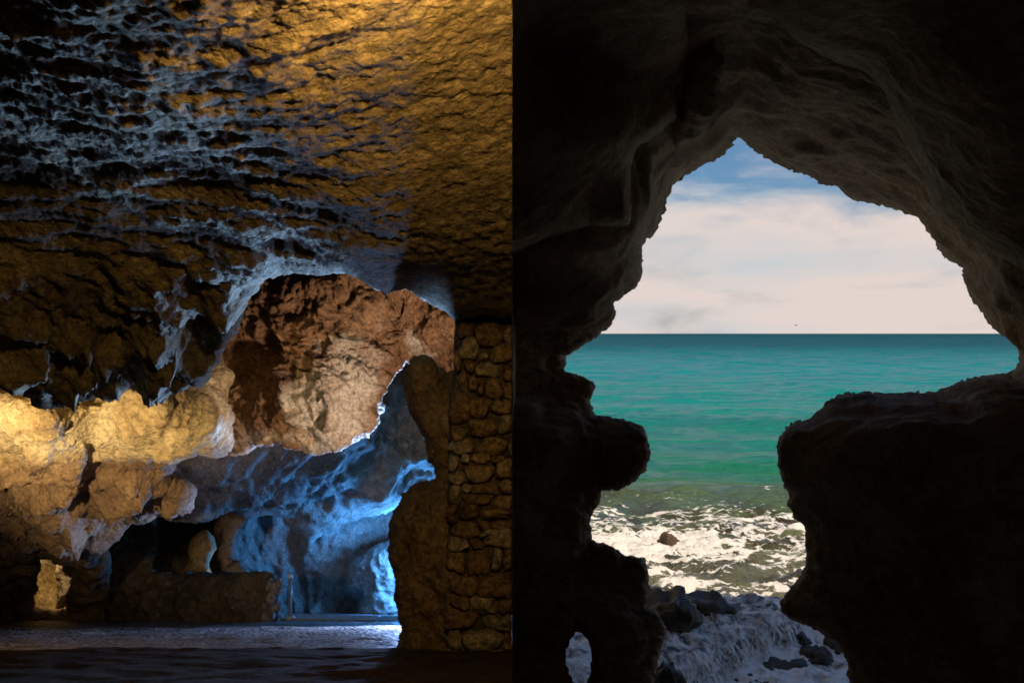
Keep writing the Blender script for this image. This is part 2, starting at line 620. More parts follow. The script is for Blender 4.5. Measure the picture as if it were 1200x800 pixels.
def d_ceil(P, px, py):
    Q = P * np.array([0.55, 0.9, 0.9])
    w = np.clip((480 - px) / 240, 0.06, 1)                   # left part is deeply fluted, right part smoother
    big = ridged(Q * 0.75 + 4.0, 3, 0.5)
    mid = ridged(Q * 2.3 + 1.0, 4, 0.55)
    fine = fbm(P * 9.0, 3, 0.6)
    low = np.clip((py - 260) / 120, 0, 1) * np.clip((330 - px) / 60, 0, 1)
    return 0.045 * big * w + 0.042 * mid * np.clip((560 - px) / 230, 0.05, 1) + 0.016 * fine + 0.009 * fbm(P * 21 + 3, 3, 0.65) + 0.50 * low * (ridged(P * np.array([0.95, 0.5, 0.6]) + 3, 2, 0.5) - 0.7) + 0.18 * low * (ridged(P * np.array([2.3, 1.1, 1.1]) + 8, 4, 0.55) - 0.7)


o = relief('cave_ceiling', ceil_poly, ceil_ctrl, (-420, 640, -420, 500), M['ceiling'], step=2.4, rw=16, roll=0.5, thick=3.0,
           jag=3.0, disp=d_ceil, clampx=-0.001)
tag(o, kind='structure')

# ---- left wall: crusted ochre bulge above, brown bedrock below
wall_poly = [(-700, 380), (255, 380), (262, 425), (272, 440), (265, 455), (262, 470), (270, 490), (268, 505), (272, 522),
             (258, 530), (232, 528), (212, 535), (200, 548), (198, 560), (215, 565), (228, 572), (225, 585), (220, 598),
             (200, 603), (185, 600), (165, 612), (150, 615), (135, 630), (120, 640), (126, 646), (128, 665), (127, 690), (130, 800), (-700, 800)]
niche = [(42, 652), (50, 648), (62, 650), (75, 656), (84, 668), (85, 682), (80, 698), (77, 712), (60, 715), (38, 712), (38, 700), (41, 690), (40, 676), (43, 665)]
wall_ctrl = [(-300, 430, 13.5), (0, 440, 14.6), (100, 450, 14.8), (200, 440, 14.6), (265, 440, 15.4),
             (-100, 500, 12.6), (20, 490, 13.5), (60, 505, 13.7), (100, 480, 14.1), (180, 480, 14.0), (240, 500, 14.4), (270, 520, 15.4),
             (20, 525, 14.8), (100, 520, 15.2), (190, 535, 15.6),
             (0, 570, 16.4), (60, 565, 15.6), (130, 560, 15.8), (200, 580, 16.6), (60, 610, 17.4), (130, 610, 17.8), (190, 600, 18),
             (-100, 660, 21), (20, 650, 21), (100, 650, 20.5), (60, 725, 23.6), (-100, 725, 23.5), (100, 725, 24)]


def d_wall(P, px, py):
    low = np.clip((py - 505) / 40, 0, 1)
    return 0.22 * fbm(P * 0.5 + 2, 3) + 0.30 * ridged(P * 0.8 + 7, 5, 0.55) * (0.5 + 0.5 * low) - 0.3 * billow(P * 0.65 + 5, 3) * low + 0.035 * fbm(P * 5, 3, 0.6)


# the crust colour belongs to the upper band: mix two rock colours by height and a noisy edge
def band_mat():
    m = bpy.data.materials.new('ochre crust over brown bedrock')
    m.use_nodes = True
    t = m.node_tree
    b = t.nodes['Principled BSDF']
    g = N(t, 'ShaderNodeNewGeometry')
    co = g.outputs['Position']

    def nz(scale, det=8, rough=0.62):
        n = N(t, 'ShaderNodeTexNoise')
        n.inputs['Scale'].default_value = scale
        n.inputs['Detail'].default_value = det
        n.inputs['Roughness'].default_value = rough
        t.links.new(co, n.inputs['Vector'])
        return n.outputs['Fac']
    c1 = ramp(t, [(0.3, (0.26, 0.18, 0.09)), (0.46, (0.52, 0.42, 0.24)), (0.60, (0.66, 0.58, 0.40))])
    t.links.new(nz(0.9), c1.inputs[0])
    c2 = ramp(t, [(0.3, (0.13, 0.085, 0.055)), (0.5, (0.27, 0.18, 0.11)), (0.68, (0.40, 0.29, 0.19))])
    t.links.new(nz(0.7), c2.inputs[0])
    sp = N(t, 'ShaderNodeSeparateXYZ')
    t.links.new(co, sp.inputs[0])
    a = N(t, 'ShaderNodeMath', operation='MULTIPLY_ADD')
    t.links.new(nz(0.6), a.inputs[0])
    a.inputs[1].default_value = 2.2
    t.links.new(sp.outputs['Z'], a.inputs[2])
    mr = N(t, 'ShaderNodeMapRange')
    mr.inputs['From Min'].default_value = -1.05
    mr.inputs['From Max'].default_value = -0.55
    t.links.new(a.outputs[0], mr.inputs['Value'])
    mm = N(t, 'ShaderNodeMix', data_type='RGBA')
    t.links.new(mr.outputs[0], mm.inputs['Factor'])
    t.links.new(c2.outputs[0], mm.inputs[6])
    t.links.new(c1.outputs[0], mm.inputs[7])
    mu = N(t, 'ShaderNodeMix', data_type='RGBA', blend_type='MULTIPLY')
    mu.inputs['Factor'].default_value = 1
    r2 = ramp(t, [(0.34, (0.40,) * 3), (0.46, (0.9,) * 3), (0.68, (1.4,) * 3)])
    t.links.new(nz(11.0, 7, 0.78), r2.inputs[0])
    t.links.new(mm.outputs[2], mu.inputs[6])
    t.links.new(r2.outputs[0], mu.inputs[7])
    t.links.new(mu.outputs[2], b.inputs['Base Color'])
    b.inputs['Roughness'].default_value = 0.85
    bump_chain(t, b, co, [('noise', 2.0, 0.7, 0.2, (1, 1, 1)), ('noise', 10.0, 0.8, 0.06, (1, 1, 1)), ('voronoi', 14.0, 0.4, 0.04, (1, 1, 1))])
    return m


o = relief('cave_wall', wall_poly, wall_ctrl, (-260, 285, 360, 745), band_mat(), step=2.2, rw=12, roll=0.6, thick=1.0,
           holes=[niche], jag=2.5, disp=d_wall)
tag(o, kind='structure')

# niche: a hollow behind the opening
nx_, ny_ = 30, 34
u, v = np.meshgrid(np.linspace(-1.25, 1.25, nx_), np.linspace(-1.25, 1.25, ny_))
rr = np.clip(u * u * 0.8 + v * v * 0.6, 0, 1.6)
Yn = 25.9 - 1.9 * rr
Pn = np.stack([((61 + u * 48) - 600) / F * Yn, Yn, (390 - (683 + v * 55)) / F * Yn], -1)
Pn[..., 1] += 0.16 * fbm(Pn * 1.4, 4)
fN, _ = grid_faces(ny_, nx_)
tag(mesh_obj('niche_hollow', Pn.reshape(-1, 3), fN, M['yellow']), kind='structure')

# ---- hanging rust red rock mass
hang_poly = [(235, 250), (255, 400), (258, 440), (262, 470), (264, 500), (266, 528), (285, 527), (300, 520), (322, 516), (352, 523), (378, 527),
             (410, 518), (432, 506), (440, 495), (443, 470), (448, 455), (457, 442), (466, 425), (480, 418), (520, 450), (545, 455), (640, 440), (640, 250)]
hang_ctrl = [(240, 330, 16.8), (270, 420, 16.7), (270, 500, 16.5), (300, 350, 16.5), (310, 440, 16.5), (320, 500, 16.0),
             (350, 330, 16.0), (360, 400, 16.0), (350, 470, 15.7), (380, 510, 15.7), (400, 340, 15.8), (410, 420, 15.8), (420, 490, 15.7),
             (435, 360, 15.6), (445, 440, 15.9), (455, 370, 16.4), (470, 400, 16.4), (490, 370, 16.2), (515, 400, 16.3), (535, 380, 15.9), (530, 440, 16.5), (600, 400, 16),
             (400, 250, 16.5), (300, 250, 16.8), (550, 280, 16)]


def d_hang(P, px, py):
    return 0.20 * fbm(P * 0.6 + 1, 3) + 0.20 * ridged(P * np.array([1.2, 1.2, 0.9]) + 3, 6, 0.62) + 0.07 * fbm(P * 4, 4, 0.7)


o = relief('hanging_rock_mass', hang_poly, hang_ctrl, (225, 630, 260, 545), M['orange'], step=1.7, rw=7, roll=0.4, thick=2.0,
           jag=2.0, disp=d_hang, clampx=-0.02)
tag(o, 'rust red rock mass hanging from the ceiling above the blue chamber, with pale crust', 'rock')

# ---- vault over the inner chamber
vault_poly = [(150, 470), (330, 420), (600, 380), (600, 570), (540, 566), (510, 574), (480, 583), (450, 597), (420, 605), (395, 612), (375, 620),
              (362, 634), (352, 622), (338, 608), (320, 598), (302, 597), (286, 604), (270, 590), (250, 598), (236, 606), (222, 607),
              (205, 600), (180, 590)]
vault_ctrl = [(200, 520, 20), (230, 545, 20), (215, 590, 21.5), (245, 600, 22.5), (280, 560, 22), (300, 595, 25), (340, 540, 23), (345, 600, 26.5),
              (365, 630, 27.5), (400, 560, 25.5), (400, 605, 28), (440, 500, 26.5), (460, 560, 27.5), (480, 580, 28.5), (520, 470, 28), (540, 560, 28.5),
              (300, 470, 22), (450, 430, 27), (600, 500, 29)]


def d_vault(P, px, py):
    Q = P * np.array([0.5, 0.4, 0.8])
    return 0.36 * ridged(Q * 0.6 + 6, 4, 0.55) + 0.16 * fbm(P * 0.9 + 8, 4) + 0.06 * fbm(P * 3, 4, 0.65)


o = relief('chamber_vault', vault_poly, vault_ctrl, (150, 599, 400, 650), M['pale'], step=2.2, rw=10, roll=0.8, thick=1.6, jag=2.0, disp=d_vault, clampx=-0.03)
tag(o, kind='structure')

# ---- back wall of the inner chamber
back_poly = [(100, 480), (620, 480), (620, 800), (100, 800)]
back_ctrl = [(120, 560, 30), (120, 740, 29), (250, 560, 31), (250, 740, 30), (300, 640, 31.5), (335, 620, 31.5), (352, 660, 31.8), (380, 640, 31.6), (385, 720, 31.4), (345, 725, 31.4),
             (420, 620, 31.5), (440, 660, 31.5), (480, 600, 32), (520, 720, 30.5), (600, 560, 31), (600, 740, 30), (420, 520, 32)]


def d_back(P, px, py):
    Q = P * np.array([0.7, 0.7, 0.28])
    return 0.6 * ridged(Q * 0.6 + 2, 3, 0.5) + 0.25 * fbm(P * 0.8, 4) + 0.06 * fbm(P * 3, 3)


o = relief('chamber_back_wall', back_poly, back_ctrl, (110, 599, 500, 760), M['pale'], step=2.4, disp=d_back, clampx=-0.04)
tag(o, kind='structure')

# ---- rounded rock lit by the added blue lamp
o = relief('rounded_rock', [(402, 692), (410, 668), (422, 652), (440, 642), (462, 632), (500, 630), (500, 760), (418, 760), (420, 705), (410, 698)],
           [(405, 690, 30.2), (430, 650, 30), (460, 640, 29.9), (440, 700, 29.6), (480, 700, 29.8), (440, 740, 29.4), (490, 630, 30.2)],
           (390, 510, 615, 765), M['pale'], step=1.6, rw=14, roll=0.8, thick=1.0, jag=2.5,
           disp=lambda P, a, b: 0.22 * ridged(P * 1.0, 4, 0.55) + 0.05 * fbm(P * 4, 3))
tag(o, 'pale rounded rock at the back of the chamber, brightly lit in blue', 'rock')

# ---- middle buttress with a lit rim, behind the low rock wall
o = relief('rock_buttress', [(140, 560), (330, 550), (322, 580), (306, 594), (293, 602), (281, 616), (275, 632), (273, 650), (276, 658), (287, 668), (290, 680), (294, 720), (140, 740)],
           [(160, 600, 27), (160, 700, 26.5), (230, 620, 28), (240, 680, 27.5), (275, 640, 26.4), (285, 690, 26.2), (310, 570, 26.2)],
           (140, 335, 550, 740), M['dark'], step=1.6, rw=8, roll=0.8, thick=1.2, jag=1.6,
           disp=lambda P, a, b: 0.25 * ridged(P * 0.6 + 3, 4, 0.5) + 0.05 * fbm(P * 4, 3))
tag(o, 'dark rock buttress with a blue lit rim rising behind the low wall', 'rock')

# ---- warm lit stub of rock
o = relief('rock_stub', [(222, 642), (226, 630), (234, 623), (243, 622), (251, 632), (253, 643), (247, 652), (244, 664), (252, 690), (196, 690), (205, 671), (217, 666), (224, 655)],
           [(225, 630, 25.6), (250, 635, 25.4), (238, 640, 25.0), (230, 670, 25.0), (200, 685, 25.6), (250, 685, 25.2)],
           (190, 260, 615, 695), M['yellow'], step=1.4, rw=7, roll=0.5, thick=0.6, jag=1.5,
           disp=lambda P, a, b: 0.12 * ridged(P * 1.4, 4) + 0.04 * fbm(P * 5, 3))
tag(o, 'small tan stub of rock standing on top of the low dark wall', 'rock')

# ---- low dark rock wall with a rubble end
wroot = empty('low_rock_wall', at(230, 731, 23.2))
o = relief('wall_face', [(60, 560), (150, 585), (176, 602), (184, 625), (183, 645), (176, 662), (180, 672), (205, 676), (250, 674), (268, 677), (290, 673), (305, 676), (318, 675), (322, 690), (325, 710), (327, 760), (60, 760)],
           [(80, 620, 25), (80, 735, 24.6), (170, 620, 25.4), (180, 680, 24), (250, 680, 23.6), (320, 680, 23.0), (320, 735, 22.8), (200, 735, 23.4)],
           (70, 332, 555, 750), M['dark'], step=1.6, rw=7, roll=0.45, thick=0.9, jag=3.0,
           disp=lambda P, a, b: 0.26 * ridged(P * 0.9 + 9, 5, 0.55) + 0.07 * fbm(P * 4, 3))
under(o, wroot)
tag(wroot, 'low dark rock wall on the gravel floor with a white rubble end', 'wall')


def rock(name, loc, dims, seed, mat, sub=3, rough=0.28, parent=None, freq=1.6, cuts=9):
    bm = bmesh.new()
    bmesh.ops.create_icosphere(bm, subdivisions=sub, radius=1.0)
    V = np.array([v.co[:] for v in bm.verts])
    r = np.random.default_rng(seed)
    for k in range(cuts):                       # plane cuts give broken faces
        n = r.normal(size=3)
        n /= np.linalg.norm(n)
        d = V @ n
        lim = r.uniform(0.62, 0.9)
        V = V - np.outer(np.clip(d - lim, 0, None), n) * 0.9
    off = r.uniform(0, 40, 3)
    nd = V / (np.linalg.norm(V, axis=1, keepdims=True) + 1e-9)
    V = V + nd * (rough * fbm(V * freq + off, 4, 0.55) + 0.3 * rough * ridged(V * freq * 3 + off, 3))[:, None]
    V = V * np.array(dims) * 0.5
    for v, c in zip(bm.verts, V):
        v.co = c
    me = bpy.data.meshes.new(name)
    bm.to_mesh(me)
    bm.free()
    me.polygons.foreach_set('use_smooth', np.full(len(me.polygons), sub > 2))
    me.materials.append(mat)
    o = bpy.data.objects.new(name, me)
    o.location = loc
    o.rotation_euler = (0, 0, r.uniform(0, 0.5))
    C.objects.link(o)
    if parent:
        under(o, parent)
    return o


r_ = random.Random(5)
for k in range(26):
    t = r_.random()
    py = 680 + 50 * t
    px = 319 + r_.uniform(-3, 7) - (8 * r_.random() if t > 0.5 else 0)
    s = r_.uniform(0.10, 0.24)
    rock('rubble_stone', tuple(at(px, py, 22.55 + r_.uniform(-0.15, 0.2))), (s, s, s * 1.2), 100 + k, M['pale'], sub=2, parent=wroot)

# ---- floor: gravel slope, earth in front, shade put into its dark colour
def floor_sheet(name, y0, y1, ny, nx, dz, mat, amp, x0=-17.5):
    yy = np.linspace(y0, y1, ny)
    xx = np.linspace(x0, -0.0, nx)
    X, Y = np.meshgrid(xx, yy)
    Z = ramp_floor(Y) + dz
    P = np.stack([X, Y, Z], -1)
    P[..., 2] += amp * fbm(P * 1.1, 5, 0.6)
    P[..., 0] = np.minimum(P[..., 0], -0.001)
    f, _ = grid_faces(ny, nx)
    return tag(mesh_obj(name, P.reshape(-1, 3), f, mat), kind='structure')


floor_sheet('cave_floor', 10.5, 34.0, 330, 330, 0.0, M['gravel'], 0.03)
o = floor_sheet('earth_platform', -6.0, 11.0, 240, 260, 0.10, M['earth'], 0.03)

# ---- kerb and post at the edge of the inner chamber
ka, kb = at(330, 727, 23.6), at(560, 731, 23.0)
kroot = empty('low_kerb', (ka + kb) / 2)
nseg = 4
for i in range(nseg):
    p, q = ka + (kb - ka) * (i / nseg + 0.002), ka + (kb - ka) * ((i + 1) / nseg - 0.002)
    bm = bmesh.new()
    zt, zb = 0.10, -0.30
    for pt in (p, q):
        pass
    vs_ = [bm.verts.new(c) for c in ((p[0], p[1] - .2, p[2] + zb), (q[0], q[1] - .2, q[2] + zb), (q[0], q[1] + .25, q[2] + zb), (p[0], p[1] + .25, p[2] + zb),
                                     (p[0], p[1] - .2, p[2] + zt), (q[0], q[1] - .2, q[2] + zt), (q[0], q[1] + .25, q[2] + zt), (p[0], p[1] + .25, p[2] + zt))]
    for f in ((0, 3, 2, 1), (4, 5, 6, 7), (0, 1, 5, 4), (1, 2, 6, 5), (2, 3, 7, 6), (3, 0, 4, 7)):
        bm.faces.new([vs_[j] for j in f])
    bmesh.ops.bevel(bm, geom=bm.edges[:], offset=0.025, segments=2, affect='EDGES')
    me = bpy.data.meshes.new('kerb_stone')
    bm.to_mesh(me)
    bm.free()
    me.materials.append(M['kerb'])
    ob = bpy.data.objects.new('kerb_stone', me)
    C.objects.link(ob)
    under(ob, kroot)
tag(kroot, 'low pale concrete kerb between the gravel floor and the blue chamber', 'kerb')


def lathe(name, prof, mat, loc, parent=None, seg=20, rot=None):
    vs_, fs_ = [], []
    for (r, z) in prof:
        for k in range(seg):
            a = 2 * math.pi * k / seg
            vs_.append((r * math.cos(a), r * math.sin(a), z))
    for i in range(len(prof) - 1):
        for k in range(seg):
            k2 = (k + 1) % seg
            fs_.append((i * seg + k, i * seg + k2, (i + 1) * seg + k2, (i + 1) * seg + k))
    fs_.append(tuple(range(seg))[::-1])
    fs_.append(tuple((len(prof) - 1) * seg + k for k in range(seg)))
    o = mesh_obj(name, np.array(vs_), fs_, mat)
    o.location = loc
    if rot:
        o.rotation_euler = rot
    if parent:
        under(o, parent)
    return o


pb = at(340, 727, 23.5)
proot = empty('white_post', pb)
lathe('base_plate', [(0.11, -0.05), (0.11, 0.09), (0.05, 0.11)], M['white_paint'], tuple(pb), proot)
lathe('pole', [(0.042, 0.1), (0.042, 0.96)], M['white_paint'], tuple(pb), proot)
lathe('cap', [(0.055, 0.96), (0.06, 1.0), (0.045, 1.06), (0.01, 1.08)], M['white_paint'], tuple(pb), proot)
tag(proot, 'slim white post standing on the kerb of the blue chamber', 'post')

# ---- rock column and masonry pillar
col_poly = [(540, 380), (536, 436), (522, 440), (513, 434), (505, 422), (495, 418), (483, 422), (475, 434), (473, 446), (477, 467), (485, 484), (496, 503),
            (502, 519), (505, 536), (513, 550), (513, 563), (503, 568), (486, 568), (477, 577), (470, 594), (461, 607), (459, 626), (458, 655), (466, 666),
            (467, 698), (469, 721), (474, 735), (470, 755), (467, 790), (640, 790), (640, 380)]
o = relief('rock_column', col_poly, [(480, 440, 11.4), (500, 430, 11.3), (520, 500, 11.1), (490, 480, 11.3), (515, 560, 11.1), (480, 580, 11.15), (470, 640, 11.0),
                                     (500, 640, 10.85), (470, 760, 10.95), (510, 760, 10.85), (540, 600, 11.0), (560, 440, 11.5), (600, 600, 11.4), (600, 760, 11.3)],
           (450, 620, 385, 795), M['column'], step=1.5, rw=18, roll=0.5, thick=0.8, jag=2.2, jagf=0.11,
           disp=lambda P, a, b: 0.11 * ridged(P * np.array([1.9, 1.9, 1.0]), 5, 0.58) + 0.025 * fbm(P * 9, 3, 0.6), clampx=-0.004)
tag(o, 'rough brown natural rock column standing beside the masonry pillar', 'rock column')

mroot = empty('masonry_pillar', at(565, 770, 10.75))
o = relief('mortar_core', [(536, 330), (532, 400), (532, 440), (527, 470), (525, 520), (524, 580), (522, 640), (522, 780), (760, 780), (760, 320)],
           [(530, 400, 10.85), (530, 600, 10.72), (530, 770, 10.66), (600, 380, 10.85), (600, 600, 10.74), (600, 770, 10.66), (700, 600, 10.8)],
           (510, 620, 322, 785), M['mortar'], step=1.8, rw=6, roll=0.2, thick=0.7, jag=1.2, disp=lambda P, a, b: 0.03 * fbm(P * 5, 4, 0.6), clampx=-0.003)
under(o, mroot)
# stones of the pillar: x0 x1 y0 y1 in hundredths of the wall's run and height
STONES = '''556 589 380 406;541 560 396 420;561 572 411 424;575 603 404 424;558 588 426 441;590 603 427 446;544 557 421 436;538 549 438 461;550 559 440 458;568 589 443 467;
591 603 447 466;528 553 461 498;550 572 465 489;574 603 468 483;559 567 443 462;548 583 490 510;530 548 500 513;527 558 512 530;559 594 512 534;584 603 485 508;
540 551 530 540;552 576 531 541;577 592 534 541;527 538 533 549;545 580 542 562;581 603 537 558;526 543 551 565;553 585 563 577;586 603 560 576;539 553 566 576;
542 577 578 588;529 540 568 589;579 603 578 594;541 561 588 608;562 601 592 607;524 539 590 611;529 561 609 627;561 577 608 619;578 603 608 616;525 549 627 639;
551 568 628 640;566 603 616 639;525 544 641 668;545 576 641 671;577 588 640 667;589 603 639 665;525 560 672 693;561 603 669 698;526 550 694 708;549 583 696 716;
584 603 699 715;523 562 709 731;566 600 717 735;525 542 733 757;543 590 735 759;592 603 737 757;514 567 759 771;570 603 760 771;536 556 377 395;590 603 384 403;
534 541 412 436;596 603 512 534;563 580 621 628'''
smat = [M['stone_a'], M['stone_b'], M['stone_c']]
rs = np.random.default_rng(21)
for i, s in enumerate(STONES.replace('\n', '').split(';')):
    x0, x1, y0, y1 = map(float, s.split())
    n = 20
    a = np.linspace(0, 2 * np.pi, n, endpoint=False)
    e = rs.uniform(0.48, 0.85)
    ca, sa = np.cos(a), np.sin(a)
    ux = np.sign(ca) * np.abs(ca) ** e
    uy = np.sign(sa) * np.abs(sa) ** e
    k = 1.02 + 0.20 * fbm(np.stack([ca * 1.3 + i * 3.1, sa * 1.3, np.full(n, i * 1.7)], -1), 3)
    ux, uy = ux * k, uy * k
    th_ = rs.normal(0, 0.07)
    ux, uy = ux + th_ * uy * 0.8, uy + th_ * ux
    cx, cy, hx, hy = (x0 + x1) / 2, (y0 + y1) / 2, (x1 - x0) / 2 + 0.3, (y1 - y0) / 2 + 0.3
    fy = 10.70 + (770 - cy) / 400 * 0.12
    proud = rs.uniform(0.10, 0.19)
    rings = [(1.0, 0.16), (1.0, -0.35 * proud), (0.93, -0.75 * proud), (0.75, -0.97 * proud), (0.4, -1.05 * proud)]
    vs_, fs_ = [], []
    tx, ty = rs.normal(0, 0.03), rs.normal(0, 0.04)
    for (q, dy) in rings:
        for j in range(n):
            X, Yq, Z = at(cx + ux[j] * hx * q, cy + uy[j] * hy * q, fy)
            yo = dy + (0 if dy > 0 else (tx * ux[j] + ty * uy[j]) * q)
            vs_.append((X, fy + yo, Z))
    vs_.append((at(cx, cy, fy)[0], fy - 1.06 * proud, at(cx, cy, fy)[2]))
    V = np.array(vs_)
    V += 0.028 * np.stack([fbm(V * 7 + c, 4, 0.65) for c in (0, 20, 40)], -1)
    V[:, 0] = np.minimum(V[:, 0], -0.004)
    for q in range(len(rings) - 1):
        for j in range(n):
            j2 = (j + 1) % n
            fs_.append((q * n + j, q * n + j2, (q + 1) * n + j2, (q + 1) * n + j))
    for j in range(n):
        fs_.append(((len(rings) - 1) * n + j, (len(rings) - 1) * n + (j + 1) % n, len(rings) * n))
    under(mesh_obj('stone', V, fs_, smat[int(rs.integers(0, 3))]), mroot)
tag(mroot, 'rough dry stone masonry pillar of ochre field stones reaching the cave ceiling', 'pillar')


# ---- floodlights of the show cave, plus blue ones added in place of daylight
def floodlight(loc, target, color, power, label, spot=None, radius=0.12, blend=0.6, size=1.0):
    loc, target = Vector(loc), Vector(target)
    root = empty('floodlight', loc)
    root.scale = (size,) * 3
    q = (target - loc).normalized().to_track_quat('-Z', 'Y')
    root.rotation_euler = q.to_euler()
    bpy.context.view_layer.update()
    em = plain('lamp glass', (0.8, 0.8, 0.8), 0.2, 0, color, 2.0)

    def add(nm, prof, mat, rot=None, dz=0):
        o = lathe(nm, prof, mat, (0, 0, dz), None)
        if rot: o.rotation_euler = rot
        o.parent = root
        return o
    add('housing', [(0.05, 0.22), (0.09, 0.20), (0.10, 0.12), (0.13, 0.03), (0.135, 0.0), (0.12, 0.0), (0.10, 0.05)], M['lamp_body'])
    add('lens', [(0.10, 0.055), (0.105, 0.045), (0.02, 0.04)], em)
    br = lathe('bracket', [(0.012, -0.16), (0.012, 0.16)], M['lamp_body'], (0, 0, 0.12), None)
    br.rotation_euler = (math.pi / 2, 0, 0)
    br.parent = root
    ld = bpy.data.lights.new('floodlight_beam', 'SPOT' if spot else 'POINT')
    ld.energy = power
    ld.color = color
    ld.shadow_soft_size = radius
    if spot:
        ld.spot_size = math.radians(spot)
        ld.spot_blend = blend
    lo = bpy.data.objects.new('floodlight_beam', ld)
    C.objects.link(lo)
    lo.parent = root
    lo.location = (0, 0, -0.02)
    tag(root, label, 'floodlight')
    return root


WARM = (1.0, 0.52, 0.14)
floodlight((-0.16, 3.15, 1.18), at(590, 30, 5.2), (1.0, 0.58, 0.19), 350, 'warm floodlight fixed close under the orange lit ceiling', 165, 0.06, 0.9, 0.5)
floodlight(at(-110, 640, 10.6), at(100, 500, 14.8), (1.0, 0.69, 0.33), 1150, 'warm floodlight facing the ochre bulge of the cave wall', 72, 0.1, 0.8)
floodlight(at(548, 600, 12.4), at(390, 400, 16), (1.0, 0.68, 0.46), 620, 'warm floodlight standing behind the masonry pillar', 70, 0.25, 0.5)
floodlight(at(66, 641, 24.2), at(56, 700, 25.4), (1.0, 0.70, 0.32), 110, 'small warm floodlight tucked inside the wall niche', 165, 0.05, 0.8, 0.4)
floodlight(at(246, 700, 24.6), at(232, 645, 25.6), (1.0, 0.66, 0.42), 40, 'small warm floodlight behind the low rock wall', 140, 0.05, 0.8, 0.5)
floodlight(at(503, 650, 28.8), at(420, 640, 30), (0.08, 0.36, 1.0), 1350, 'added deep blue lamp for daylight, low in the chamber behind the rock column', None, 0.6)  # added source, stands in for daylight reaching the chamber
floodlight(at(552, 600, 25.0), (-2.9, 7.0, 1.6), (0.36, 0.62, 1.0), 17000, 'added pale blue lamp in place of daylight, aimed at the near ceiling from the back chamber', 25, 0.6, 0.4)  # added beam, daylight stand-in for the blue ceiling streaks
floodlight(at(505, 692, 21.0), at(300, 742, 15), (0.42, 0.56, 1.0), 2000, 'added pale blue lamp for daylight, low on the gravel floor behind the rock column', 120, 0.08, 0.6, 0.7)  # added blue wash over the gravel, in place of daylight

# ================================================================== sea cave (right of the partition)
HOLE = [(865, 156), (861, 161), (858, 170), (844, 182), (825, 191), (804, 204), (787, 214), (784, 225), (779, 234), (778, 246), (771, 257), (770, 266), (763, 276),
        (754, 280), (751, 292), (750, 324), (745, 334), (730, 346), (717, 355), (720, 362), (719, 373), (714, 381), (701, 389), (686, 401), (671, 411), (659, 417), (662, 424),
        (657, 432), (665, 438), (681, 445), (693, 448), (693, 463), (688, 469), (694, 482), (696, 490), (725, 492), (740, 497), (754, 502), (757, 514), (761, 530),
        (757, 542), (754, 552), (746, 555), (745, 561), (735, 566), (725, 570), (710, 570), (701, 576), (700, 590), (693, 596), (689, 607), (690, 620), (690, 635),
        (707, 640), (725, 647), (727, 653), (742, 654), (755, 657), (758, 672), (757, 692), (757, 712), (765, 717), (772, 722), (778, 736), (774, 750), (772, 762),
        (769, 775), (764, 790), (760, 830), (780, 880), (960, 880), (996, 830), (996, 800), (995, 788), (996, 774), (989, 764), (983, 752), (968, 743), (950, 732), (932, 726), (917, 716), (915, 707),
        (920, 701), (935, 680), (945, 663), (947, 641), (948, 624), (947, 613), (932, 605), (925, 590), (930, 578), (921, 570), (915, 546), (912, 520), (918, 507),
        (928, 496), (949, 493), (963, 483), (973, 470), (988, 465), (1020, 462), (1046, 463), (1075, 461), (1095, 462), (1114, 454), (1134, 446), (1157, 441), (1183, 439),
        (1194, 429), (1198, 410), (1188, 400), (1175, 391), (1166, 383), (1153, 367), (1141, 353), (1131, 328), (1129, 311), (1109, 302), (1100, 287), (1087, 267), (1077, 252), (1050, 244),
        (1024, 238), (994, 231), (983, 217), (962, 214), (947, 202), (922, 197), (900, 185), (877, 169), (874, 165)]
HOLE2 = [(674, 733), (683, 738), (691, 747), (696, 760), (697, 774), (695, 792), (688, 806), (673, 804), (665, 791), (660, 774), (661, 758), (667, 744)]
sw_ctrl = [(600, -300, 5.5), (900, -300, 5.2), (1250, -300, 5.5), (600, -100, 7.6), (860, -60, 7.4), (1250, -60, 7.5),
           (620, 60, 9.5), (700, 100, 10), (830, 60, 10.2), (870, 90, 11.0), (960, 100, 10.0), (1080, 100, 9.0), (1180, 100, 8.6),
           (845, 158, 13.0), (792, 190, 13.0), (820, 150, 11.4), (900, 165, 13.0), (910, 120, 11.0), (980, 195, 13.0), (1000, 140, 10.8), (1060, 232, 13.2), (1030, 150, 10.6), (1130, 230, 10.6), (1190, 330, 11.2), (1118, 292, 13.2), (1150, 345, 13.2),
           (745, 230, 10.8), (772, 240, 12.8), (640, 200, 10.6), (640, 280, 10.5), (720, 300, 11.3), (640, 360, 11.4), (700, 370, 11.8), (620, 420, 12.2), (645, 440, 12.4), (680, 470, 12.2), (620, 520, 11.2),
           (740, 530, 11.5), (680, 580, 11.6), (620, 640, 11.0), (680, 660, 11.4), (740, 680, 11.4), (640, 720, 11.0), (720, 740, 11.0), (700, 790, 10.8), (620, 800, 10.8), (760, 760, 11.2),
           (1190, 450, 12.8), (1100, 468, 12.4), (1000, 470, 12.2), (1180, 495, 10.6), (1080, 500, 10.5), (980, 505, 10.8), (930, 505, 11.2), (1000, 600, 10.4), (1150, 600, 9.8), (940, 600, 11.2),
           (930, 700, 11.2), (1000, 740, 10.6), (1150, 760, 9.6), (1000, 800, 10.8), (700, 1050, 9.5), (1200, 1050, 9), (1400, 300, 9), (1400, 700, 8.5), (1195, 420, 12.8)]


